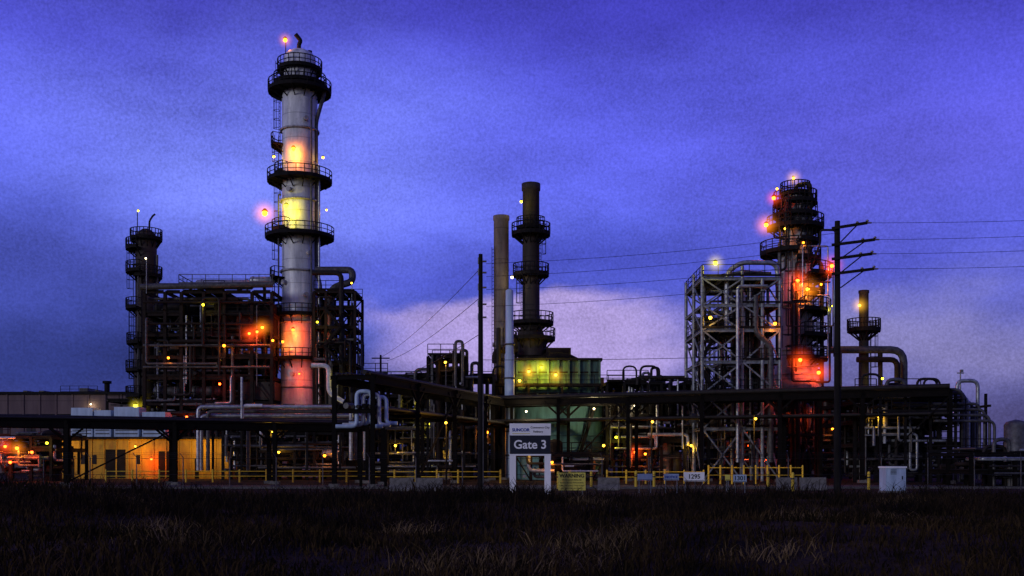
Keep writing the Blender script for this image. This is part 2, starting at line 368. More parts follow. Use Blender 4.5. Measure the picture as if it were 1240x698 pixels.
clutter(e,X(192,D),X(342,D),118,126,3,Z(500,D),60)
for py in (375,400,425,450): e.pipe([(X(194,D),118.3,Z(py,D)),(X(340,D),118.3,Z(py,D))],.14,R.choice(['pipe_grey','steel_brown']))
for px,py,k,P in ((318,412,'red',260),(333,405,'org',140),(289,426,'org',70),(265,379,'grn',35),(327,410,'red',200),(345,420,'org',60),(246,508,'red',60),(284,470,'red',60),(225,440,'org',40),(215,505,'org',60)):
    g.lamp(X(px,D),117.7,Z(py,D),k,P,.17,1.5 if P>100 else .8)
g.lamp(X(198,D),118,Z(325,D),'wht',10,.12,0,mast=4)
g.finish()

g=Group('process_structure',X(412,D),D)
xs=[X(p,D) for p in (388,402,419,436)]; ys=[120,126]
f,d=steelframe(g,xs,ys,[Z(p,D) for p in (530,495,470,445,425,402,380,360)],'steel_brown',.3,brace=.5)
e=g.part('pipes')
e.pipe([(X(386,D),122,Z(331,D)),(X(430,D),122,Z(331,D)),(X(430,D),122,Z(345,D)),(X(404,D),122,Z(352,D)),(X(404,D),122,Z(420,D))],.42,'pipe_grey',12)
e.pipe([(X(386,D),120,Z(338,D)),(X(420,D),120,Z(338,D)),(X(420,D),120,Z(520,D))],.3,'pipe_dark',10)
e.pipe([(X(388,D),118.5,Z(448,D)),(X(408,D),118.5,Z(448,D)),(X(408,D),118.5,Z(480,D)),(X(425,D),118.5,Z(490,D))],.28,'pipe_white',10)
clutter(e,X(388,D),X(438,D),119,127,3,Z(362,D),70)
stairs(e,X(402,D),X(420,D),118.8,Z(425,D),Z(402,D)); stairs(e,X(420,D),X(402,D),118.8,Z(402,D),Z(380,D)); stairs(e,X(420,D),X(402,D),118.8,Z(445,D),Z(425,D))
for px,py,k,P in ((395,398,'grn',40),(425,460,'grn',40),(398,505,'grn',60)): g.lamp(X(px,D),118.3,Z(py,D),k,P,.14,.7)
g.lamp(X(432,D),120,Z(350,D),'yel',15,.12,0,mast=3)
g.finish()

# ------------------------------------------------------------------ CHIMNEY STACKS + FURNACE
D=115
cx=X(607,D); g=Group('chimney_stack',cx,D); s=g.part('flue')
s.lathe(cx,D,[(1.1,0),(.86,2),(.84,Z(268,D)),(.92,Z(267,D)),(.92,Z(262,D)),(.7,Z(262,D)),(.7,Z(270,D))],'stack_tan',24)
s.lathe(cx,D,[(.86,Z(420,D)),(.98,Z(420,D)),(.98,Z(416,D)),(.86,Z(416,D))],'stack_tan',24)
g.part('ladder').ladder(cx,D,.85,-150,2,Z(300,D),cage=False)
g.finish()
cx=X(643,D); g=Group('chimney_stack',cx,D); s=g.part('flue')
s.lathe(cx,D,[(1.75,Z(432,D)),(1.75,Z(412,D)),(1.2,Z(398,D)),(.98,Z(388,D)),(.94,Z(232,D)),(1.05,Z(231,D)),(1.05,Z(223,D)),(.85,Z(223,D)),(.85,Z(230,D))],'shell_brown',26)
pl=g.part('platforms')
pl.platform(cx,D,Z(284,D),.95,2.15,-180,180); pl.platform(cx,D,Z(277,D),.95,1.6,-180,-20)
pl.platform(cx,D,Z(333,D),.95,2.0,-180,180); pl.platform(cx,D,Z(392,D),1.1,2.5,-180,180); pl.platform(cx,D,Z(411,D),1.7,2.7,-180,180)
pl.ladder(cx,D,.95,-30,Z(333,D),Z(284,D)+1); pl.ladder(cx,D,.95,-150,Z(392,D),Z(333,D)+1); pl.ladder(cx,D,.95,-30,Z(410,D),Z(392,D))
g.part('legs').cyl((cx,D,0),(cx,D,Z(431,D)),1.5,'shell_brown',n=20)
g.lamp(X(631,D),D-2,Z(250,D),'grn',40,.17,.9); g.lamp(X(620,D),D-2,Z(340,D),'wht',30,.17,.8)
g.finish()
D=112; x0=X(626,D); x1=X(726,D); cx=(x0+x1)/2
g=Group('process_furnace',cx,D+2); b=g.part('firebox')
b.box(x0,x1,D,D+9,4,Z(437,D),'furnace_green'); b.box(x0-.3,x1+.3,D-.3,D+9.3,Z(437,D),Z(434,D),'steel_dark')
for i in range(9):
    x=x0+(x1-x0)*i/8; b.ibeam((x,D-.16,0),(x,D-.16,Z(437,D)),.22,.3,'furnace_green')
for py in (452,478,500): b.box(x0,x1,D-.1,D-.003,Z(py,D),Z(py,D)+.16,'steel_dark')
b.add([(x0+1,D+1,Z(434,D)),(x1-2,D+1,Z(434,D)),(x1-2,D+8,Z(434,D)),(x0+1,D+8,Z(434,D)),(x0+2.4,D+3,Z(418,D)),(x0+4.6,D+3,Z(418,D)),(x0+4.6,D+6,Z(418,D)),(x0+2.4,D+6,Z(418,D))],[(0,1,5,4),(1,2,6,5),(2,3,7,6),(3,0,4,7),(4,5,6,7)],'steel_brown')
b.box(X(662,D),X(692,D),D+1,D+5,Z(434,D),Z(420,D),'steel_brown')
w=g.part('walkways')
for py,xa,xb in ((468,600,752),(492,622,735)):
    w.box(X(xa,D),X(xb,D),D-1.6,D-.35,Z(py,D)-.12,Z(py,D),'steel_dark'); w.rail((X(xa,D),D-1.6,Z(py,D)),(X(xb,D),D-1.6,Z(py,D)))
for px in (602,640,680,720,750): w.ibeam((X(px,D),D-1.5,0),(X(px,D),D-1.5,Z(468,D)-.15),.25,.25,'steel_dark')
w.rail((X(665,D),D,Z(434,D)),(X(690,D),D,Z(434,D)))
pp=g.part('burner_pipes'); clutter(pp,X(600,D),X(626,D),D-1,D+4,1,Z(395,D),26); clutter(pp,X(726,D),X(755,D),D-2,D+6,1,Z(456,D),30)
clutter(pp,x0,x1,D-1.4,D-.5,.5,5,22,rmax=.15)
pp.pipe([(X(600,D),D,Z(440,D)),(X(600,D),D,Z(424,D)),(X(626,D),D+1,Z(424,D))],.35,'steel_brown')
for px,py,k,P in ((655,447,'grn',420),(640,452,'yel',340),(672,456,'yel',160),(735,466,'yel',40),(629,463,'yel',90)): g.lamp(X(px,D),D-1.9,Z(py,D),k,P,.15,1.3 if P>100 else .7)
g.finish()
D=108; cx=X(676,D)
g=Group('storage_tank',cx,D-.5); s=g.part('shell'); zt=Z(494,D)
s.lathe(cx,D,[(4.75,0),(4.7,.1),(4.7,zt),(4.8,zt+.02),(4.8,zt+.15),(.2,zt+.7)],'tank_teal',48)
for i in range(1,5): z=zt*i/5; s.lathe(cx,D,[(4.705,z-.06),(4.8,z-.05),(4.8,z+.05),(4.705,z+.06)],'tank_teal',48)
w=g.part('roof_rail'); w.platform(cx,D,zt+.15,4.3,4.75,-180,180)
stairs(w,X(690,D),X(716,D),D-5.4,.3,zt)
g.lamp(X(712,D),D-8,Z(500,D),'wht',330,.1,0); g.lamp(X(636,D),D-8,Z(503,D),'wht',300,.1,0)  # two floodlights added to brighten the tank shell, no known source
g.finish()
D=106; cx=X(617,D); g=Group('vent_riser',cx,D); s=g.part('riser')
s.lathe(cx,D,[(.56,0),(.5,.1),(.5,Z(430,D)),(.42,Z(428,D)),(.40,Z(352,D)),(.1,Z(350,D))],'cabinet_blue',20)
for z in (2.5,5,7.6,10.5,14): s.lathe(cx,D,[(.5,z-.08),(.6,z-.07),(.6,z+.07),(.5,z+.08)],'pipe_grey',20)
s.box(cx-.8,cx+.8,D-.8,D+.8,0,.15,'concrete'); g.finish()

# ------------------------------------------------------------------ RIGHT GALVANISED STRUCTURE
D=98
g=Group('braced_steel_structure',X(893,D),D+3)
xs=[X(p,D) for p in (848,872,896,920,941)]; ys=[97,101.5,106]
zs=[Z(p,D) for p in (520,478,440,402,372,340)]
f=g.part('columns_and_beams')
for x in xs[::2]+[xs[3]]:
    for y in ys: f.cyl((x,y,0),(x,y,zs[-1]+(1.2 if x<xs[3] else 0)),.17,'steel_galv',n=8)
for i,z in enumerate(zs):
    for y in ys: f.ibeam((xs[0],y,z),(xs[-1],y,z),.2,.3,'steel_galv')
    for x in xs: f.ibeam((x,ys[0],z-.02),(x,ys[-1],z-.02),.2,.26,'steel_galv')
    z0=zs[i-1] if i else 0
    for y in (ys[0],ys[-1]):
        f.beam((xs[0],y-.12,z0),(xs[2],y-.12,z),.13,.13,'steel_galv'); f.beam((xs[2],y-.12,z0),(xs[0],y-.12,z),.13,.13,'steel_galv')
        if i%2: f.beam((xs[2],y-.12,z0),(xs[4],y-.12,z),.13,.13,'steel_galv')
        else: f.beam((xs[4],y-.12,z0),(xs[2],y-.12,z),.13,.13,'steel_galv')
    for y0,y1 in zip(ys[:-1],ys[1:]): f.beam((xs[0],y0,z0),(xs[0],y1,z),.12,.12,'steel_galv'); f.beam((xs[4],y0,z0),(xs[4],y1,z),.12,.12,'steel_galv')
d=g.part('decks_and_handrails')
for i,z in enumerate(zs):
    a,b=(0,4) if i in (1,3,5) else (2,4)
    d.box(xs[a],xs[b],ys[0]+.2,ys[2],z+.16,z+.22,'steel_dark'); d.rail((xs[a],ys[0]-.2,z+.2),(xs[b],ys[0]-.2,z+.2),'steel_dark',t=.06); d.rail((xs[a],ys[2],z+.2),(xs[b],ys[2],z+.2),'steel_dark',t=.06)
    d.rail((xs[a],ys[0],z+.2),(xs[a],ys[2],z+.2),'steel_dark',t=.06)
e=g.part('pipes')
e.pipe([(X(880,D),98,Z(400,D)),(X(880,D),98,Z(330,D)),(X(897,D),98,Z(318,D)),(X(945,D),99,Z(316,D)),(X(945,D),99,Z(345,D))],.24,'pipe_alu',10,bend=1)
e.pipe([(X(858,D),100,Z(430,D)),(X(858,D),100,Z(333,D)),(X(905,D),100,Z(325,D)),(X(940,D),100,Z(327,D))],.18,'pipe_grey',10)
e.pipe([(X(889,D),96.5,Z(560,D)),(X(889,D),96.5,Z(350,D)),(X(925,D),96.5,Z(350,D))],.16,'pipe_alu',10)
e.pipe([(X(930,D),97,Z(560,D)),(X(930,D),97,Z(420,D)),(X(912,D),97,Z(405,D)),(X(912,D),97,Z(360,D))],.28,'pipe_grey',10)
e.hvessel((X(920,D),102,Z(460,D)),3,.7,'pipe_grey'); e.hvessel((X(870,D),102,Z(388,D)),2.6,.6,'pipe_grey'); e.hvessel((X(912,D),102,Z(358,D)),2.6,.5,'pipe_grey')
e.hvessel((X(866,D),102,Z(505,D)),3,.8,'pipe_grey'); e.hvessel((X(918,D),101,Z(425,D)),2.6,.55,'steel_brown')
clutter(e,xs[0],xs[4],98,106,1,zs[-1],110,('pipe_dark','pipe_grey','pipe_alu','steel_brown'),(4,3,1.3,1),.05,.2)
clutter(e,xs[2],xs[4],98,106,6,zs[-1],50,('pipe_dark','pipe_grey','steel_brown'),(4,2,1),.05,.25)
for a,b,i in ((848,870,1),(870,848,2),(848,870,3),(870,848,4)): stairs(d,X(a,D),X(b,D),98.5,zs[i-1],zs[i])
for px,py,k,P in ((862,323,'grn',90),(856,388,'yel',40),(933,395,'org',60),(935,480,'red',60)): g.lamp(X(px,D),96.3,Z(py,D),k,P,.19,1.3 if P==90 else .9)
g.finish()

# ------------------------------------------------------------------ RIGHT TOWER
D=108; cx=X(963,D); cy=D
g=Group('distillation_column',cx,cy); s=g.part('shell')
s.lathe(cx,cy,[(2.6,Z(474,D)),(2.9,Z(470,D)),(2.5,Z(455,D)),(1.8,Z(425,D)),(1.75,Z(318,D)),(1.4,Z(300,D)),(1.3,Z(245,D)),(1.0,Z(238,D)),(.3,Z(235,D))],'shell_grey',36)
for py in (455,425,372,318,275): z=Z(py,D); r=2.5 if py==455 else (1.83 if py>317 else 1.4); s.lathe(cx,cy,[(r,z-.1),(r+.12,z-.08),(r+.12,z+.08),(r,z+.1)],'shell_grey',36)
lg=g.part('support_table'); zt=Z(474,D)
lg.lathe(cx,cy,[(.1,zt-.5),(3.2,zt-.5),(3.2,zt-.02),(.1,zt-.02)],'steel_dark',20)
for i in range(6):
    a=rad(60*i+20); x,y=cx+2.7*math.cos(a),cy+2.7*math.sin(a); b2=rad(60*i+80); x2,y2=cx+2.7*math.cos(b2),cy+2.7*math.sin(b2)
    lg.cyl((x,y,0),(x,y,zt-.5),.26,'steel_brown'); lg.beam((x,y,0.3),(x2,y2,zt-.6),.14,.14,'steel_brown'); lg.beam((x,y,zt/2),(x2,y2,zt/2),.16,.2,'steel_brown')
pl=g.part('platforms')
for py,ri,ro,a0,a1 in ((243,1.2,2.2,-180,180),(232,.6,1.5,-180,180),(258,1.3,2.3,100,330),(273,1.35,2.9,-200,60),(290,1.35,2.4,-90,90),(304,1.4,3.6,140,260),(312,1.5,2.6,-100,60),(332,1.8,3.7,-80,60),(352,1.8,3.0,-80,60),(375,1.8,3.6,-90,40),(405,1.8,3.5,-90,40),(432,1.8,3.3,-120,40)):
    pl.platform(cx,cy,Z(py,D)-.3,ri,ro,a0,a1)
pl.ladder(cx,cy,1.4,-160,Z(304,D),Z(243,D)); pl.ladder(cx,cy,1.8,-30,Z(432,D),Z(332,D)); pl.ladder(cx,cy,1.4,-20,Z(312,D),Z(258,D))
pp=g.part('pipes')
pp.pipe([(X(963,D),cy-.4,Z(236,D)),(X(963,D),cy-.4,Z(226,D)),(X(976,D),cy-1.5,Z(226,D)),(X(976,D),cy-1.5,Z(316,D)),(X(990,D),cy-1.5,Z(322,D)),(X(990,D),cy-1.5,Z(470,D))],.22,'pipe_dark',10)
pp.pipe([(X(938,D),cy-2,Z(300,D)),(X(938,D),cy-2,Z(470,D))],.2,'pipe_grey'); pp.pipe([(X(945,D),cy-2.2,Z(255,D)),(X(945,D),cy-2.2,Z(330,D)),(X(934,D),cy-2.2,Z(335,D)),(X(934,D),cy-2.2,Z(440,D))],.13,'pipe_dark')
pp.pipe([(X(975,D),cy-1.9,Z(330,D)),(X(985,D),cy-2.4,Z(300,D)),(X(985,D),cy-2.4,Z(285,D)),(X(1003,D),cy-2.4,Z(285,D)),(X(1003,D),cy-2.4,Z(340,D))],.12,'pipe_dark')
clutter(pp,X(938,D),X(1003,D),cy-3.2,cy-2,Z(468,D),Z(300,D),34,('pipe_dark','pipe_grey','pipe_alu'),(4,3,1),.05,.14)
clutter(pp,X(938,D),X(982,D),cy-2.4,cy+2,Z(310,D),Z(236,D),46,('pipe_dark','pipe_grey'),(3,1),.05,.14)
pp.cyl((X(960,D),cy,Z(240,D)),(X(960,D),cy,Z(213,D)),.06,'steel_dark')
for px,py,k,P,dy in ((960,217,'yel',70,0.3),(931,246,'red',130,2),(922,278,'org',200,2),(938,232,'yel',30,1),(944,283,'yel',40,2.2),(998,328,'red',300,2.6),(957,346,'red',420,2.8),(969,356,'org',200,2.8),(958,440,'red',230,3.4),(979,455,'red',230,3.6),(985,350,'org',60,2.7),(965,300,'org',60,2.4),(1000,375,'grn',40,2.4)):
    g.lamp(X(px,D),cy-dy,Z(py,D),k,P,.21 if P>100 else .14,1.8 if P>=200 else (1.3 if P>=70 else .8))
g.finish()

# ------------------------------------------------------------------ SMALL RIGHT STACK + BIG DUCT
D=110; cx=X(1046,D); g=Group('chimney_stack',cx,D); s=g.part('flue')
s.lathe(cx,D,[(.9,0),(.55,Z(470,D)),(.5,Z(400,D)),(.5,Z(356,D)),(.56,Z(355,D)),(.56,Z(352,D)),(.4,Z(352,D))],'shell_brown',20)
pl=g.part('platforms'); pl.platform(cx,D,Z(400,D),.5,1.7,-180,180); pl.ladder(cx,D,.5,-30,Z(470,D),Z(400,D)+1)
pp=g.part('duct'); pp.pipe([(X(1000,D),D-1,Z(425,D)),(X(1090,D),D-1,Z(425,D)),(X(1090,D),D-1,Z(470,D))],.4,'pipe_grey',14,bend=1.4)
pp.pipe([(X(1012,D),D-1,Z(425,D)),(X(1012,D),D-1,Z(475,D))],.35,'pipe_grey',12); pp.pipe([(X(1062,D),D-1,Z(425,D)),(X(1062,D),D-1,Z(480,D))],.25,'steel_brown',10)
pp.pipe([(X(1030,D),D-2,Z(438,D)),(X(1078,D),D-2,Z(438,D)),(X(1078,D),D-2,Z(480,D))],.3,'steel_brown',10)
g.lamp(X(1034,D),D-1.8,Z(373,D),'yel',60,.17,1.3); g.lamp(X(1058,D),D-2.6,Z(461,D),'grn',60,.15,0); g.finish()

# ------------------------------------------------------------------ LOW PROCESS UNITS
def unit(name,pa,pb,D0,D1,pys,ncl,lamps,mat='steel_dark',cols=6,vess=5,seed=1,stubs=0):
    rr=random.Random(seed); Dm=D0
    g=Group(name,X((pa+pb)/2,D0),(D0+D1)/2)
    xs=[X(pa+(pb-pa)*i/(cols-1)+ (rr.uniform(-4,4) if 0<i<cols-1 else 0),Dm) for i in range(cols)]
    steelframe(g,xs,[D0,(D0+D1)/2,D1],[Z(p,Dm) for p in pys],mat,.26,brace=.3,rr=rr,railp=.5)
    e=g.part('vessels_and_pipes'); zt=Z(pys[-1],Dm)
    clutter(e,xs[0],xs[-1],D0-.5,D1,.4,zt+.6,ncl,rr=rr)
    clutter(e,xs[0],xs[-1],D0-1,D0+1,.6,zt,ncl//4,('pipe_alu','pipe_white','pipe_grey'),(3,1,5),.06,.2,rr)
    for i in range(vess):
        x=rr.uniform(xs[0]+1,xs[-1]-1)
        if rr.random()<.5:
            r=rr.uniform(.4,.9); z=rr.uniform(2,5); e.lathe(x,rr.uniform(D0,D1),[(r,0),(r,z),(r*.8,z+r*.3),(r*.1,z+r*.5)],rr.choice(['pipe_grey','shell_grey','steel_brown']),18)
        else: e.hvessel((x,rr.uniform(D0,D1),rr.uniform(1.5,zt)),rr.uniform(2,4),rr.uniform(.4,.7),rr.choice(['pipe_alu','pipe_grey','steel_brown']))
    for i in range(stubs):
        x=rr.uniform(xs[0],xs[-1]); h=rr.uniform(.6,1.8); w=rr.uniform(.6,2); r=rr.uniform(.09,.18); y=rr.uniform(D0-.5,D0+2)
        e.pipe([(x,y,zt-3),(x,y,zt+h),(x+w,y,zt+h),(x+w,y,zt-3)],r,rr.choice(['pipe_alu','pipe_grey','pipe_dark']),8,bend=.6)
    for px,py,k,P in lamps: g.lamp(X(px,Dm),D0-.9,Z(py,Dm),k,P,.15,1.2 if P>80 else .7)
    return g
unit('pump_unit',440,598,106,116,(535,505,480,455),130,((506,488,'grn',60),(522,514,'grn',80),(590,524,'org',100),(480,540,'yel',60),(535,545,'yel',50)),seed=3,stubs=4).finish()
unit('pump_unit',518,562,104,110,(500,470,448,432),50,((540,440,'yel',25),),cols=4,vess=3,seed=5,stubs=2).finish()
unit('exchanger_unit',735,850,102,112,(535,505,480,464),110,((768,492,'wht',60),(768,548,'red',140),(780,550,'org',60),(745,530,'grn',60),(835,540,'yel',60)),seed=8,stubs=9).finish()
unit('exchanger_unit',850,1030,112,120,(535,505,480),110,((990,500,'red',120),(905,540,'red',120),(1005,520,'org',30),(925,558,'red',80),(960,505,'red',90)),seed=9,cols=8).finish()
unit('valve_manifold_unit',1035,1165,92,102,(540,512,488,476),120,((1060,505,'yel',25),),seed=12,stubs=7,vess=3).finish()
unit('pump_unit',624,735,98,101,(552,),22,((640,545,'yel',60),(668,560,'org',60),(730,540,'yel',40)),seed=14,cols=6,vess=2).finish()
unit('pump_unit',270,440,104,110,(545,525,505),90,((340,548,'yel',50),(395,552,'org',70)),seed=15,cols=7,vess=6).finish()
unit('pump_unit',-10,62,96,104,(545,530),50,((12,541,'red',240),(26,543,'org',170),(62,537,'grn',40),(18,560,'red',90),(44,548,'red',90)),seed=16,cols=4,vess=5).finish()
unit('compressor_skid',1176,1330,76,84,(572,550),46,(),mat='steel_rack',seed=21,cols=7,vess=5,stubs=4).finish()
for k,(pa,pb) in enumerate(((130,450),(450,800),(800,1150))):
    unit('background_process_unit',pa,pb,140,150,(550,520,500,486),80,(),seed=30+k,cols=12,vess=8,stubs=6).finish()
D=90; g=Group('pipe_manifold',X(1175,D),D); e=g.part('return_bends')
for i in range(6):
    z=Z(472+i*4,D); x=X(1166+i*5.5,D); yy=D+i*.35
    e.pipe([(X(1040+i*12,D),yy,z),(x,yy,z),(x,yy,.3)],.15,('pipe_grey','pipe_grey','pipe_alu','pipe_dark')[i%4],10,bend=.8)
for i in range(4):
    z=Z(490+i*7,D); x=X(1180+i*4,D); e.pipe([(X(1120,D),D-1-i*.3,z),(x,D-1-i*.3,z),(x,D-1-i*.3,.3)],.13,'pipe_grey',8,bend=.6)
for px in (1060,1090,1120,1150,1186): e.ibeam((X(px,D),D-1.2,0),(X(px,D),D-1.2,Z(478,D)),.2,.2,'steel_dark'); e.beam((X(px,D),D-2,Z(493,D)),(X(px,D),D+2,Z(493,D)),.2,.2,'steel_dark')
e.rail((X(1050,D),D-1.5,Z(500,D)),(X(1160,D),D-1.5,Z(500,D)))
g.finish()
D=95; g=Group('light_mast',X(1163,D),D); e=g.part('mast'); e.sweep([(X(1163,D),D,0),(X(1163,D),D,Z(450,D))],[.12,.06],'steel_galv'); e.beam((X(1159,D),D,Z(452,D)),(X(1167,D),D,Z(452,D)),.1,.1,'steel_galv'); e.box(X(1162,D),X(1165,D),D-.3,D,Z(451,D),Z(448,D),'steel_galv'); e.box(X(1163,D)-.3,X(1163,D)+.3,D-.3,D+.3,0,.2,'concrete'); g.finish()

# ------------------------------------------------------------------ PIPE RACKS
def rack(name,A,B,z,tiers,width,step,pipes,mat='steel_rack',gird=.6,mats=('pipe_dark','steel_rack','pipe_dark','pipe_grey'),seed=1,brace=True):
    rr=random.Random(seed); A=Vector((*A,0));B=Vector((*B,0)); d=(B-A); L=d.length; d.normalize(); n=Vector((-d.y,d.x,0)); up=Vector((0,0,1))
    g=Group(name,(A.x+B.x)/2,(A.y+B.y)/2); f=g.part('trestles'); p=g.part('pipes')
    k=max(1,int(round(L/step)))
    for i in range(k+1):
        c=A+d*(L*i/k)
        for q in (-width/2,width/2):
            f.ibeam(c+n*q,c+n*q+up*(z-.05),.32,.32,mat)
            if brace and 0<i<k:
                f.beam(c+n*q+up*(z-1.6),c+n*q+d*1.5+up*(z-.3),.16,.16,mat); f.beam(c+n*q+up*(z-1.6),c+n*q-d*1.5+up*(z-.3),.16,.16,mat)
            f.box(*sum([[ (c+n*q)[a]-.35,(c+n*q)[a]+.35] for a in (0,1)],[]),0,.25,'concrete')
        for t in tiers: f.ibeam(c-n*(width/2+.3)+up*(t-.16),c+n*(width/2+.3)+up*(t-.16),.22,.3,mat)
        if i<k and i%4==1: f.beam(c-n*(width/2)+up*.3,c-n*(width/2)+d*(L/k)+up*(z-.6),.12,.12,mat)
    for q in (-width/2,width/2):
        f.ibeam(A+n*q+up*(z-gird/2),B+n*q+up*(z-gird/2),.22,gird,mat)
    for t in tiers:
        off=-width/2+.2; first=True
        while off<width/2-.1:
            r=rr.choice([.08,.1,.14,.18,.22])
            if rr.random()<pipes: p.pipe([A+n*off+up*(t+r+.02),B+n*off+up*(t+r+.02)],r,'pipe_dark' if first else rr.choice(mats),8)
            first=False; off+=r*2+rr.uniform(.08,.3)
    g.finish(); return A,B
zr=5.0
rack('pipe_rack',(X(-60,75),75),(X(440,88),88),zr,(zr+.02,),2.4,8.5,.9,seed=2)
zr=8.0
rack('pipe_rack',(X(428,73),73),(X(603,108),108-3),zr,(zr+.02,zr-2.4),3,7.5,.85,seed=4)
rack('pipe_rack',(X(603,104),104),(X(1150,88),88),zr,(zr+.02,zr-2.2),3,7.5,.85,seed=6)
D=100; g=Group('insulated_pipeline',X(330,D),D); e=g.part('pipes')
for i,(a,b,py) in enumerate(((240,425,493),(250,430,498),(240,440,503),(296,430,507))):
    e.pipe([(X(a,D),D+i*.5,1),(X(a,D),D+i*.5,Z(py,D)),(X(b,D),D+i*.5,Z(py,D)),(X(b,D),D+i*.5,2)],.2,'pipe_alu' if i%2==0 else 'pipe_grey',10)
e.pipe([(X(296,D),D-.8,Z(520,D)),(X(296,D),D-.8,Z(492,D)),(X(320,D),D-.8,Z(492,D))],.17,'pipe_white')
for px in (255,290,330,370,410): e.ibeam((X(px,D),D+.8,0),(X(px,D),D+.8,Z(508,D)),.2,.2,'steel_dark')
e.pipe([(X(296,D),D-1,Z(520,D)),(X(296,D),D-1,Z(458,D))],.12,'pipe_alu')
g.finish()
D=74; g=Group('expansion_loop',X(452,D),D); e=g.part('loops')
for i in range(3):
    y=D-.8+i*.35; z1=Z(475+i*3,D); z0=Z(517-i*2,D); x0=X(434+i*7,D); x1=X(452+i*8,D)
    e.pipe([(x0-1.5,y,z0),(x0,y,z0),(x0,y,z1),(x1,y,z1),(x1,y,z0),(x1+.8,y,z0)],.15,'pipe_white' if i==1 else 'cabinet_blue',10,bend=.4)
for px in (436,466): e.ibeam((X(px,D),D+.4,0),(X(px,D),D+.4,Z(520,D)),.2,.2,'steel_rack')
g.finish()

# ------------------------------------------------------------------ BUILDINGS
D=170; g=Group('warehouse',X(60,D),D+12); b=g.part('walls'); x0,x1=X(-120,D),X(157,D); zt=Z(478,D)
b.box(x0,x1,D,D+25,0,zt,'ware_wall'); r=g.part('roof'); r.box(x0-.3,x1+.3,D-.3,D+25.3,zt,zt+.45,'roof_dark')
for i in range(14):
    x=x0+(x1-x0)*(i+.5)/14; b.box(x-.12,x+.12,D-.14,D-.004,0,zt-.01,'ware_wall')
    if i%2: b.box(x+.5,x+2,D-.05,D-.006,6.5,8,'glass_dark')
b.box(x0,x1,D-.1,D-.005,9.6,9.8,'roof_dark')
u=g.part('rooftop_units')
for px,w,h in ((92,10,6),(108,4,4),(40,6,3),(20,5,3)): u.box(X(px-w/2,D),X(px+w/2,D),D+3,D+6,zt+.45,zt+.45+h*.14,'pipe_grey')
u.cyl((X(121,D),D+3,zt),(X(121,D),D+3,Z(462,D)),.45,'steel_dark'); u.cyl((X(121,D),D+3,Z(463,D)),(X(121,D),D+3,Z(460,D)),.75,'steel_dark')
u.rail((X(70,D),D+1,zt+.4),(X(115,D),D+1,zt+.4))
g.lamp(X(112,D),D-.7,Z(490,D),'wht',60,.15,0)
g.finish()
D=112; g=Group('yellow_workshop_building',X(170,D),D+5); x0,x1=X(66,D),X(276,D); zt=Z(532,D); b=g.part('walls')
b.box(x0,x1,D,D+10,0,zt,'yellow_wall'); g.part('roof').box(x0-.4,x1+.4,D-.5,D+10.4,zt,zt+.25,'roof_dark')
o=g.part('doors_and_windows')
for a,b2,h in ((128,152,3.2),(84,90,2.2),(236,241,2.2),(192,206,3.0)): o.box(X(a,D),X(b2,D),D-.04,D+.02,0.05,h,'roof_dark')
for a in (98,110,165): o.box(X(a,D),X(a+7,D),D-.03,D+.02,1.6,2.6,'glass_dark')
for i in range(15): x=x0+(x1-x0)*i/14; b.box(x-.06,x+.06,D-.08,D-.003,0,zt-.01,'yellow_wall')
g.lamp(X(80,D),D-2,Z(540,D),'yel',150,.1,0); g.lamp(X(172,D),D-2,Z(541,D),'yel',170,.1,0); g.lamp(X(250,D),D-2.2,Z(541,D),'yel',240,.1,0); g.lamp(X(188,D),D-1.2,Z(556,D),'red',120,.14,0)
g.finish()
D=116; g=Group('air_handling_unit',X(140,D),D); b=g.part('casings')
for a,c,t in ((86,112,494),(114,134,497),(138,168,493),(172,200,499)):
    b.box(X(a,D),X(c,D),D,D+2.4,Z(532,D)+.25,Z(t,D),'cabinet_blue')
    for i in range(5): b.box(X(a,D)+.15,X(c,D)-.15,D-.03,D-.003,Z(526,D)+i*.4,Z(526,D)+i*.4+.12,'pipe_grey')
g.finish()
for k,(pa,pb,py,D,m) in enumerate(((-60,60,500,230,'shell_brown'),(1190,1330,545,190,'shell_brown'),(700,760,486,170,'shell_grey'),(1000,1090,500,180,'shell_brown'))):
    cx=X((pa+pb)/2,D); r=(pb-pa)/2*D/F; g=Group('storage_tank',cx,D); s=g.part('shell'); z=Z(py,D); s.lathe(cx,D,[(r,0),(r,z),(r+.1,z+.02),(r+.1,z+.2),(.2,z+1.2)],m,40); g.part('rail').platform(cx,D,z+.2,r-.6,r,-180,180); g.finish()

# ------------------------------------------------------------------ UTILITY POLES + WIRES
def wire(g,part,a,b,sag,r=.011,n=18):
    a=Vector(a);b=Vector(b); part.sweep([a+(b-a)*(i/n)+Vector((0,0,-sag*4*(i/n)*(1-i/n))) for i in range(n+1)],r,'wire',4)
P1=(X(582,55),55); P2=(X(1014,54),54); P3=(X(461,125),125); P4=(X(1500,47),47)
h1=Z(308,55); h2=Z(268,54)
g=Group('utility_pole',*P1); s=g.part('pole'); s.sweep([(P1[0],P1[1],-.1),(P1[0],P1[1],h1)],[.17,.11],'wood_pole',12)
for z in (h1-.4,h1-1,h1-1.8,h1-2.7,h1-3.4): s.cyl((P1[0]+.1,P1[1]-.05,z),(P1[0]+.32,P1[1]-.05,z),.05,'ceramic'); s.beam((P1[0]-.12,P1[1]-.1,z-.15),(P1[0]-.12,P1[1]-.1,z+.2),.06,.06,'steel_galv')
s.cyl((P1[0]+.14,P1[1]-.1,.2),(P1[0]+.14,P1[1]-.1,6),.03,'pipe_grey'); g.finish()
g=Group('utility_pole',*P2); s=g.part('pole'); s.sweep([(P2[0],P2[1],-.1),(P2[0],P2[1],h2)],[.2,.14],'wood_pole',12)
c=g.part('crossarms'); ends=[]
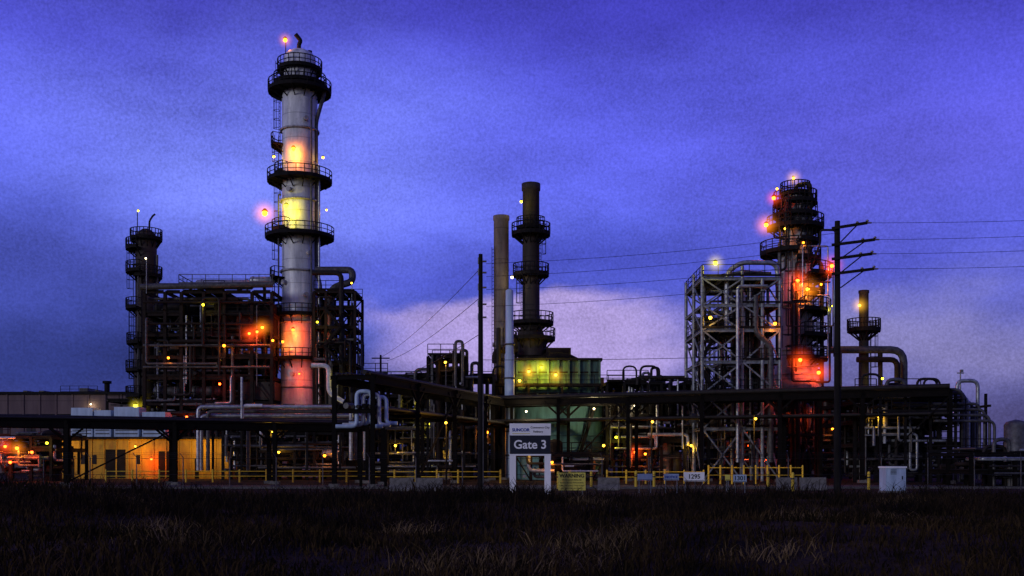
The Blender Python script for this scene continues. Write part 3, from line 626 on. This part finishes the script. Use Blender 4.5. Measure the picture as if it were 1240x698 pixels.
for py,L,dy in ((275,1.35,.2),(295,1.75,.3),(312,1.6,.3),(330,1.7,.3)):
    z=Z(py,54); a=Vector((P2[0]-.35,P2[1]-.16,z-.12)); b=Vector((P2[0]+L,P2[1]-.16-.5,z+.06)); c.beam(a,b,.11,.14,'wood_pole'); c.beam(b-Vector((.45,-.14,.05)),Vector((P2[0]+.1,P2[1]-.2,z-.85)),.05,.06,'steel_dark')
    for t in (1,.72): 
        q=a+(b-a)*t; c.cyl(q,q+Vector((0,0,.16)),.05,'ceramic',n=8); c.cyl(q+Vector((0,0,.08)),q+Vector((0,0,.12)),.085,'ceramic',n=8)
    c.sweep([b,b+Vector((.22,0,0))],[.05,.04],'ceramic'); ends.append(b+Vector((.2,0,0)))
c.cyl((P2[0]-.2,P2[1]-.1,Z(352,54)),(P2[0]-.2,P2[1]-.1,Z(384,54)),.0+.05,'steel_galv'); g.finish()
g=Group('utility_pole',*P3); s=g.part('pole'); s.sweep([(P3[0],P3[1],0),(P3[0],P3[1],Z(430,125))],[.17,.12],'wood_pole',8); s.beam((P3[0]-1.1,P3[1],Z(434,125)),(P3[0]+1.1,P3[1],Z(434,125)),.12,.14,'wood_pole'); g.finish()
g=Group('utility_pole',*P4); s=g.part('pole'); s.sweep([(P4[0],P4[1],-.1),(P4[0],P4[1],15)],[.2,.14],'wood_pole',12); s.beam((P4[0]-1.2,P4[1],14.3),(P4[0]+1.2,P4[1],14.3),.12,.14,'wood_pole'); g.finish()
g=Group('power_line',P2[0],P2[1]); w=g.part('conductors')
for e,py in zip(ends,(255,272,290,310)): wire(g,w,e,(P4[0],P4[1],Z(py,47)),.15)
for z1,py in ((h1-.5,283),(h1-1.2,298),(h1-1.9,318),(h1-2.8,336)): wire(g,w,(P1[0]+.3,P1[1],z1),(P2[0],P2[1]-.2,Z(py,54)),.25)
wire(g,w,(P1[0],P1[1],Z(436,55)),(P2[0],P2[1]-.2,Z(428,54)),.12,.014)
wire(g,w,(P1[0],P1[1],Z(325,55)),(P3[0],P3[1],Z(433,125)),.5,.022); wire(g,w,(P1[0],P1[1],Z(360,55)),(P3[0]+.8,P3[1],Z(437,125)),.5,.022); wire(g,w,(P1[0],P1[1],Z(404,55)),(P3[0]+1,P3[1],Z(458,125)),.5,.022)
g.finish()

# ------------------------------------------------------------------ SIGNS etc.
def text(g,body,size,loc,mat,parent_list,bold=.0,al='CENTER'):
    cu=bpy.data.curves.new('lettering','FONT'); cu.body=body; cu.size=size; cu.extrude=.006; cu.offset=bold; cu.align_x=al; cu.align_y='CENTER'
    o=bpy.data.objects.new('lettering',cu); scene.collection.objects.link(o); cu.materials.append(MATS[mat])
    o.rotation_euler=(rad(90),0,0); parent_list.append((o,Vector(loc)))
def attach(e,g,L):
    for o,loc in L: o.parent=e; o.location=loc-g.loc
D=53; x0,x1=X(617,D),X(667,D); cx=(x0+x1)/2
g=Group('gate_sign',cx,D); s=g.part('panel_and_posts')
s.box(x0,x1,D-.06,D+.06,Z(527.5,D),Z(513,D),'white_panel'); s.box(x0+.02,x1-.02,D-.05,D+.05,Z(550,D),Z(527.5,D)-.003,'sign_navy')
for a,b in ((x0,x0+.33),(x1-.33,x1)): s.box(a,b,D-.055,D+.055,0,Z(552,D)-.003,'white_panel')
s.box(x0-.01,x1+.01,D-.065,D+.065,Z(552,D),Z(550,D)-.003,'white_panel')
T=[]
text(g,'Gate 3',.62,(cx,D-.06,Z(539,D)),'white_panel',T,.012)
text(g,'SUNCOR',.22,(x0+.58,D-.07,Z(521,D)),'sign_blue',T,.006); text(g,'Commerce City',.15,(x1-.56,D-.07,Z(518,D)),'sign_black',T); text(g,'Refinery',.15,(x1-.66,D-.07,Z(523,D)),'sign_black',T)
s.box(x0+.15,x0+1.05,D-.067,D-.0605,Z(525.8,D),Z(525,D),'sign_yellow')
e=g.finish(); attach(e,g,T)
D=54; g=Group('warning_sign',X(692,D),D); s=g.part('board_and_posts'); s.box(X(676,D),X(709,D),D-.03,D+.03,Z(594,D),Z(572.5,D),'sign_yellow')
for px in (680,705): s.beam((X(px,D),D+.06,0),(X(px,D),D+.06,Z(574,D)),.07,.05,'steel_galv')
T=[]; text(g,'WARNING',.27,(X(692.5,D),D-.035,Z(576.5,D)),'sign_black',T,.008)
for i,b in enumerate(('PETROLEUM PIPELINE','AUTHORIZED PERSONNEL','ONLY BEYOND THIS POINT','CALL BEFORE ENTERING')): text(g,b,.105,(X(692.5,D),D-.035,Z(581.5+i*3.4,D)),'sign_black',T)
e=g.finish(); attach(e,g,T)
for a,b,t,bt,txt,m in ((772,790,574,582,'','cabinet_blue'),(804,822,574,582,'NOTICE','cabinet_blue'),(828,853,572,583,'1295','white_panel'),(888,904,575,584,'1301','cabinet_blue'),(878,884,575,582,'','sign_yellow')):
    D=60; g=Group('information_sign',X((a+b)/2,D),D); s=g.part('board_and_post'); s.box(X(a,D),X(b,D),D-.02,D+.02,Z(bt,D),Z(t,D),m)
    for px in ((a+2,b-2)): s.beam((X(px,D),D+.045,0),(X(px,D),D+.045,Z(t,D)-.03),.05,.045,'steel_galv')
    T=[]
    if txt: text(g,txt,.36 if len(txt)<5 else .2,(X((a+b)/2,D),D-.025,Z((t+bt)/2,D)),'sign_blue' if txt=='NOTICE' else 'sign_black',T,.008)
    s.box(X(a,D)+.03,X(b,D)-.03,D-.024,D-.0205,Z(bt,D)+.02,Z(bt,D)+.05,'sign_black')
    e=g.finish(); attach(e,g,T)
D=60; g=Group('utility_cabinet',X(1085,D),D+.5); s=g.part('cabinet'); x0,x1=X(1073,D),X(1097,D)
s.box(x0,x1,D,D+1.1,.12,Z(567,D),'cabinet_blue'); s.box(x0-.05,x1+.05,D-.05,D+1.15,0,.12,'concrete'); s.box(x0-.05,x1+.05,D-.05,D+1.15,Z(567,D),Z(565,D),'white_panel')
s.box(x0+.12,x1-.12,D-.03,D-.003,.25,Z(571,D),'cabinet_blue'); s.box(x1-.25,x1-.2,D-.06,D-.031,.8,1.0,'steel_dark'); 
for i in range(4): s.box(x0+.25,x0+.6,D-.045,D-.031,1.1+i*.08,1.13+i*.08,'steel_dark')
g.finish()
for a,b,D in ((472,500,64),(503,536,64),(724,750,66),(940,965,66),(968,1000,66)):
    g=Group('concrete_barrier',X((a+b)/2,D),D); s=g.part('barrier'); xa,xb=X(a,D),X(b,D); pr=[(-.3,0),(.3,0),(.3,.12),(.12,.4),(.08,.82),(-.08,.82),(-.12,.4),(-.3,.12)]
    v=[(x,D+p,z) for x in (xa,xb) for p,z in pr]; k=8; s.add(v,[tuple(range(k-1,-1,-1)),tuple(range(k,2*k))]+[(i,(i+1)%k,(i+1)%k+k,i+k) for i in range(k)],'concrete'); g.finish()
for a,b,D,h,st in ((858,972,84,1.5,.9),(735,852,86,1.1,1.6),(452,606,88,1.1,1.8),(128,452,92,1.1,2.2)):
    g=Group('yellow_guardrail',X((a+b)/2,D),D); s=g.part('posts_and_rails'); xa,xb=X(a,D),X(b,D); k=int((xb-xa)/st)
    for i in range(k+1):
        x=xa+(xb-xa)*i/k; s.cyl((x,D,0),(x,D,h),.08,'yellow_paint',n=8); s.sphere((x,D,h),.08,'yellow_paint',6)
    for z in (h*.5,h*.9): s.cyl((xa,D,z),(xb,D,z),.04,'yellow_paint',n=6)
    g.finish()
rr=random.Random(5)
for px in (676,690,716,770,792,930,960,1052):
    D=rr.uniform(62,74); x=X(px,D); g=Group('bollard',x,D); s=g.part('post'); s.cyl((x,D,0),(x,D,1.1),.1,'yellow_paint',n=10); s.sphere((x,D,1.1),.1,'yellow_paint',8); s.cyl((x,D,.75),(x,D,.85),.104,'sign_black',n=10); g.finish()
for px,D,z,k,P in ((915,80,5.2,'yel',260),(790,81,5,'yel',160),(540,83,5,'yel',160),(330,86,4.4,'yel',140)):  # lamps added to light up the yellow rails, not existing fixtures
    g=Group('added_fill_lamp',X(px,D),D); e=g.part('mast'); e.sweep([(X(px,D),D+.5,0),(X(px,D),D+.5,z+.3)],[.08,.05],'steel_dark'); e.beam((X(px,D),D+.5,z+.28),(X(px,D),D-.1,z+.28),.06,.06,'steel_dark'); g.lamp(X(px,D),D,z,k,P,.1,0); g.finish()
D=66; g=Group('perimeter_fence',0,D); s=g.part('posts_and_wires'); xa,xb=X(-60,D),X(1300,D); x=xa
while x<xb:
    if not X(610,D)<x<X(680,D):
        s.cyl((x,D,0),(x,D,2.1),.035,'pipe_grey',n=6); s.beam((x,D,2.1),(x-.15,D-.25,2.4),.03,.03,'pipe_grey')
    x+=3
for z in (.15,1.0,2.05): s.cyl((xa,D,z),(xb,D,z),.014,'pipe_dark',n=4)
for k in (1,2,3): s.cyl((xa,D-.08*k,2.1+.1*k),(xb,D-.08*k,2.1+.1*k),.008,'wire',n=4)
g.finish()

# ------------------------------------------------------------------ GROUND, ROAD, GRASS, TREES
def gz(x,y):
    f=max(0,min(1,(52-y)/12))
    b=math.exp(-((x+24)/9)**2-((y-47)/5)**2)*.6
    return f*(.16*math.sin(x*.35+y*.2)+.12*math.sin(x*.13-y*.31+2)+.05*math.sin(x*1.3+y*.9))-.02*f+b
xsg=[-1500,-600,-250,-120]+list(np.arange(-60,61,1.0))+[120,250,600,1500]
ysg=[-400,-100,-20]+list(np.arange(0,58,1.0))+[58,70,90,120,160,250,500,1200,3000]
v=[(x,y,gz(x,y) if abs(x)<=60 and y>=0 else 0) for y in ysg for x in xsg]; nx=len(xsg)
f=[(j*nx+i,j*nx+i+1,(j+1)*nx+i+1,(j+1)*nx+i) for j in range(len(ysg)-1) for i in range(nx-1)]
me=bpy.data.meshes.new('ground'); me.from_pydata(v,[],f)
for p in me.polygons: p.use_smooth=True
m=bpy.data.materials.new('soil'); n,l=nodes_of(m); b=n['Principled BSDF']; b.inputs['Roughness'].default_value=.95; b.inputs['Specular IOR Level'].default_value=.05
tc=n.new('ShaderNodeTexCoord'); n1=n.new('ShaderNodeTexNoise'); n1.inputs['Scale'].default_value=.35; n1.inputs['Detail'].default_value=12; n1.inputs['Roughness'].default_value=.7; l.new(tc.outputs['Object'],n1.inputs['Vector'])
r=n.new('ShaderNodeValToRGB'); r.color_ramp.elements[0].position=.38; r.color_ramp.elements[0].color=(.012,.009,.006,1); r.color_ramp.elements[1].position=.72; r.color_ramp.elements[1].color=(.09,.055,.032,1); l.new(n1.outputs['Fac'],r.inputs['Fac']); l.new(r.outputs[0],b.inputs['Base Color'])
n2=n.new('ShaderNodeTexNoise'); n2.inputs['Scale'].default_value=6; n2.inputs['Detail'].default_value=8; l.new(tc.outputs['Object'],n2.inputs['Vector']); bp=n.new('ShaderNodeBump'); bp.inputs['Strength'].default_value=.8; bp.inputs['Distance'].default_value=.1; l.new(n2.outputs['Fac'],bp.inputs['Height']); l.new(bp.outputs[0],b.inputs['Normal'])
me.materials.append(m); o=bpy.data.objects.new('ground',me); scene.collection.objects.link(o)
g=Group('service_road',0,76); s=g.part('asphalt_surface'); s.add([(-200,70,.004),(200,70,.004),(200,80,.004),(-200,80,.004)],[(0,1,2,3)],'asphalt'); s2=g.part('kerb'); s2.box(-200,200,69.8,69.99,0,.13,'concrete')
s3=g.part('edge_line'); s3.add([(-200,79.5,.008),(200,79.5,.008),(200,79.62,.008),(-200,79.62,.008)],[(0,1,2,3)],'white_panel'); g.finish()
rng=np.random.default_rng(4)
def grass(name,N,ymin,ymax,h0,h1,wd,c1,c2,fn=None,lean=.9,hv=.55):
    y=ymin+(ymax-ymin)*rng.random(N)**1.3; x=(rng.random(N)-.5)*2*(y*.56+3)
    k=(np.sin(x*.8+1.3*np.sin(y*.5))+np.sin(y*1.1+x*.37)+np.sin(x*2.3-y*1.7)*.6)/2.6
    if fn: x,y,k=fn(x,y,k); N=len(x)
    h=(h0+(h1-h0)*rng.random(N)**2)*(1+hv*k); a=rng.random(N)*math.pi; ln=(rng.random((N,2))-.5)*h[:,None]*lean
    z=np.array([gz(p,q) for p,q in zip(x,y)])-.02; w=wd*(.6+rng.random(N)*.8)*(1+y/40)
    dx=np.cos(a)*w;dy=np.sin(a)*w
    V=np.zeros((N,5,3)); V[:,0]=np.stack([x-dx,y-dy,z],1);V[:,1]=np.stack([x+dx,y+dy,z],1)
    V[:,2]=np.stack([x+dx*.7+ln[:,0]*.35,y+dy*.7+ln[:,1]*.35,z+h*.6],1);V[:,3]=np.stack([x-dx*.7+ln[:,0]*.35,y-dy*.7+ln[:,1]*.35,z+h*.6],1);V[:,4]=np.stack([x+ln[:,0],y+ln[:,1],z+h*(.75+.25*rng.random(N))],1)
    b=np.arange(N)*5; F=[(i,i+1,i+2,i+3) for i in b]+[(i+3,i+2,i+4) for i in b]
    me=bpy.data.meshes.new(name); me.from_pydata(V.reshape(-1,3).tolist(),[],F)
    m=bpy.data.materials.new(name); n,l=nodes_of(m); bb=n['Principled BSDF']; bb.inputs['Roughness'].default_value=.95; bb.inputs['Specular IOR Level'].default_value=.03
    tc=n.new('ShaderNodeTexCoord'); nz=n.new('ShaderNodeTexNoise'); nz.inputs['Scale'].default_value=.45; nz.inputs['Detail'].default_value=9; nz.inputs['Roughness'].default_value=.8; l.new(tc.outputs['Object'],nz.inputs['Vector'])
    r=n.new('ShaderNodeValToRGB'); r.color_ramp.elements[0].position=.45; r.color_ramp.elements[0].color=(*c1,1); r.color_ramp.elements[1].position=.68; r.color_ramp.elements[1].color=(*c2,1); l.new(nz.outputs['Fac'],r.inputs['Fac']); l.new(r.outputs[0],bb.inputs['Base Color'])
    me.materials.append(m); o=bpy.data.objects.new(name,me); scene.collection.objects.link(o)
grass('dry_grass',90000,12,54,.08,.42,.010,(.013,.010,.005),(.085,.050,.022),lean=1.3,hv=.75)
def tuft(x,y,k):
    C=[(-1.0,16.5),(-.3,17),(.9,18.5),(2.6,24),(1.6,22),(-6,19),(5,20),(-9,26),(8,28),(-13,36),(12,33),(3,40),(-3,30),(-17,44),(16,42),(20,46)]
    i=rng.integers(0,len(C),len(x)); C=np.array(C); return C[i,0]+rng.normal(0,.5,len(x)),C[i,1]+rng.normal(0,.4,len(x)),k*0+.3
grass('straw_clump',3500,12,50,.12,.5,.006,(.09,.06,.03),(.30,.20,.11),tuft,lean=2.2)
def brush(x,y,k):
    M=180; cxs=(rng.random(M)-.5)*54; cys=30+rng.random(M)*22; sz=.4+rng.random(M)*.9; i=rng.integers(0,M,len(x))
    return cxs[i]+rng.normal(0,1,len(x))*sz[i],cys[i]+rng.normal(0,.4,len(x)),rng.random(M)[i]*1.2-.3
grass('brushwood',22000,30,54,.25,.85,.009,(.010,.008,.006),(.045,.028,.016),brush,lean=1.5,hv=.6)
g=Group('distant_trees',0,300); s=g.part('crowns'); rr=random.Random(11)
for i in range(2600):
    px=rr.uniform(-100,1340); D=rr.uniform(280,330); x=X(px,D); hh=5+3*math.sin(px*.02)+1.5*math.sin(px*.11); z=rr.uniform(0,hh); r=rr.uniform(.6,1.7)
    v=[Vector((x,D,z))+Vector((rr.uniform(-r,r),rr.uniform(-r,r),rr.uniform(-r,r))) for _ in range(4)]; s.add(v,[(0,1,2),(0,2,3),(1,2,3)],'foliage')
g.finish()

# ------------------------------------------------------------------ SKY
W=bpy.data.worlds.new('World'); scene.world=W; W.use_nodes=True; n=W.node_tree.nodes; l=W.node_tree.links; bg=n['Background']
def M(op,a,b=None,c=None,clamp=False):
    q=n.new('ShaderNodeMath'); q.operation=op; q.use_clamp=clamp
    for i,t in enumerate((a,b,c)):
        if t is None: continue
        if isinstance(t,(int,float)): q.inputs[i].default_value=t
        else: l.new(t,q.inputs[i])
    return q.outputs[0]
tc=n.new('ShaderNodeTexCoord'); sp=n.new('ShaderNodeSeparateXYZ'); l.new(tc.outputs['Generated'],sp.inputs[0])
az=M('ARCTAN2',sp.outputs['X'],sp.outputs['Y']); el=M('ARCSINE',sp.outputs['Z'])
def noise(scale,detail,rough,sx=1,sz=2.5,off=0):
    mp=n.new('ShaderNodeMapping'); mp.inputs['Scale'].default_value=(sx,1,sz); mp.inputs['Location'].default_value=(off,off*.7,off*.3); l.new(tc.outputs['Generated'],mp.inputs[0])
    t=n.new('ShaderNodeTexNoise'); t.inputs['Scale'].default_value=scale; t.inputs['Detail'].default_value=detail; t.inputs['Roughness'].default_value=rough; l.new(mp.outputs[0],t.inputs['Vector']); return M('SUBTRACT',t.outputs['Fac'],.5)
nA=noise(5,8,.55,1,2.2,3.1); nB=noise(3,5,.5,1,2.2,8.4); nC=noise(6,7,.55,1,2.6,1.7)
elw=M('ADD',el,M('MULTIPLY',nA,.14)); azw=M('ADD',az,M('MULTIPLY',nB,.4))
ramp=n.new('ShaderNodeValToRGB'); cr=ramp.color_ramp
stops=[(0,(.05,.055,.22)),(.08,(.06,.07,.30)),(.17,(.065,.09,.50)),(.28,(.10,.13,.80)),(.38,(.095,.10,.78)),(.50,(.050,.045,.46)),(1,(.03,.03,.26))]
cr.elements[0].position=0; cr.elements[0].color=(*stops[0][1],1); cr.elements[1].position=1; cr.elements[1].color=(*stops[-1][1],1)
for p,c in stops[1:-1]: e=cr.elements.new(p); e.color=(*c,1)
l.new(M('DIVIDE',M('ADD',el,M('MULTIPLY',nA,.05)),.8,clamp=True),ramp.inputs['Fac']); col=ramp.outputs['Color']
def gauss(u,v,su,sv,a,warp=True):
    A=azw if warp else az; E=elw if warp else el
    q=M('ADD',M('POWER',M('ABSOLUTE',M('DIVIDE',M('SUBTRACT',A,u),su)),2),M('POWER',M('ABSOLUTE',M('DIVIDE',M('SUBTRACT',E,v),sv)),2))
    return M('MULTIPLY',M('EXPONENT',M('MULTIPLY',q,-1)),a)
def sstep(x,a,b):
    t=M('DIVIDE',M('SUBTRACT',x,a),b-a,clamp=True); return M('MULTIPLY',M('MULTIPLY',t,t),M('SUBTRACT',3,M('MULTIPLY',t,2)))
def mixc(fac,c):
    global col
    x=n.new('ShaderNodeMix'); x.data_type='RGBA'; l.new(fac,x.inputs['Factor']); l.new(col,x.inputs[6]); x.inputs[7].default_value=(*c,1); col=x.outputs[2]
def U(px): return math.atan((px-620)/1240)
def V_(px,py): return math.atan((560-py)/1240*math.cos(U(px)))
mixc(gauss(U(310),V_(310,240),.24,.11,.95),(.22,.28,1.0))
mixc(gauss(U(720),V_(720,190),.34,.09,.5),(.13,.15,.88))
mixc(gauss(U(1150),V_(1150,200),.16,.10,.5),(.12,.10,.58))
mixc(gauss(U(50),V_(50,430),.24,.09,.95),(.020,.034,.19))
mixc(gauss(U(20),V_(20,300),.13,.06,.55),(.045,.06,.38))
mixc(gauss(U(720),V_(720,330),.36,.038,.8),(.055,.07,.50))
edge=M('ADD',el,M('MULTIPLY',nA,.10))
op=M('MULTIPLY',M('SUBTRACT',1,sstep(edge,V_(650,378)-.006,V_(650,378)+.014)),sstep(edge,V_(650,510),V_(650,445)))
wide=M('MULTIPLY',sstep(azw,U(400),U(560)),M('SUBTRACT',1,sstep(azw,U(830),U(930))))
mixc(M('MULTIPLY',M('MULTIPLY',op,wide),.97),(.46,.36,.76))
mixc(gauss(U(1190),V_(1190,415),.18,.045,.85),(.25,.23,.50))
mixc(gauss(U(1130),V_(1130,520),.22,.03,.5),(.09,.075,.16))
back=M('MULTIPLY',M('SUBTRACT',M('MULTIPLY',sp.outputs['Y'],-1),.1,clamp=True),.9,clamp=True); mixc(back,(.17,.18,.24))
k=M('ADD',M('ADD',1.0,M('MULTIPLY',nC,1.0)),M('MULTIPLY',noise(420,2,.6,1,1,0),.8))
vm=n.new('ShaderNodeVectorMath'); vm.operation='SCALE'; l.new(col,vm.inputs[0]); l.new(k,vm.inputs['Scale'])
sky=n.new('ShaderNodeTexSky'); sky.sky_type='NISHITA'; sky.sun_disc=False; sky.sun_elevation=rad(1); sky.sun_rotation=rad(215)
vs=n.new('ShaderNodeVectorMath'); vs.operation='SCALE'; l.new(sky.outputs[0],vs.inputs[0]); vs.inputs['Scale'].default_value=.005
va=n.new('ShaderNodeVectorMath'); va.operation='ADD'; l.new(vm.outputs[0],va.inputs[0]); l.new(vs.outputs[0],va.inputs[1]); l.new(va.outputs[0],bg.inputs['Color']); bg.inputs['Strength'].default_value=1
S=bpy.data.lights.new('sun','SUN'); S.energy=.72; S.angle=rad(12); S.color=(.97,.95,1); so=bpy.data.objects.new('sun',S); scene.collection.objects.link(so)
so.rotation_euler=Vector((1.05,1,-.28)).to_track_quat('-Z','Y').to_euler()

cam=bpy.data.cameras.new('camera'); co=bpy.data.objects.new('camera',cam); scene.collection.objects.link(co); co.location=(0,0,CAMH); co.rotation_euler=(rad(90),0,0)
cam.sensor_width=36; cam.lens=36; cam.shift_y=(560-349)/1240; cam.clip_end=6000; cam.clip_start=.1; scene.camera=co
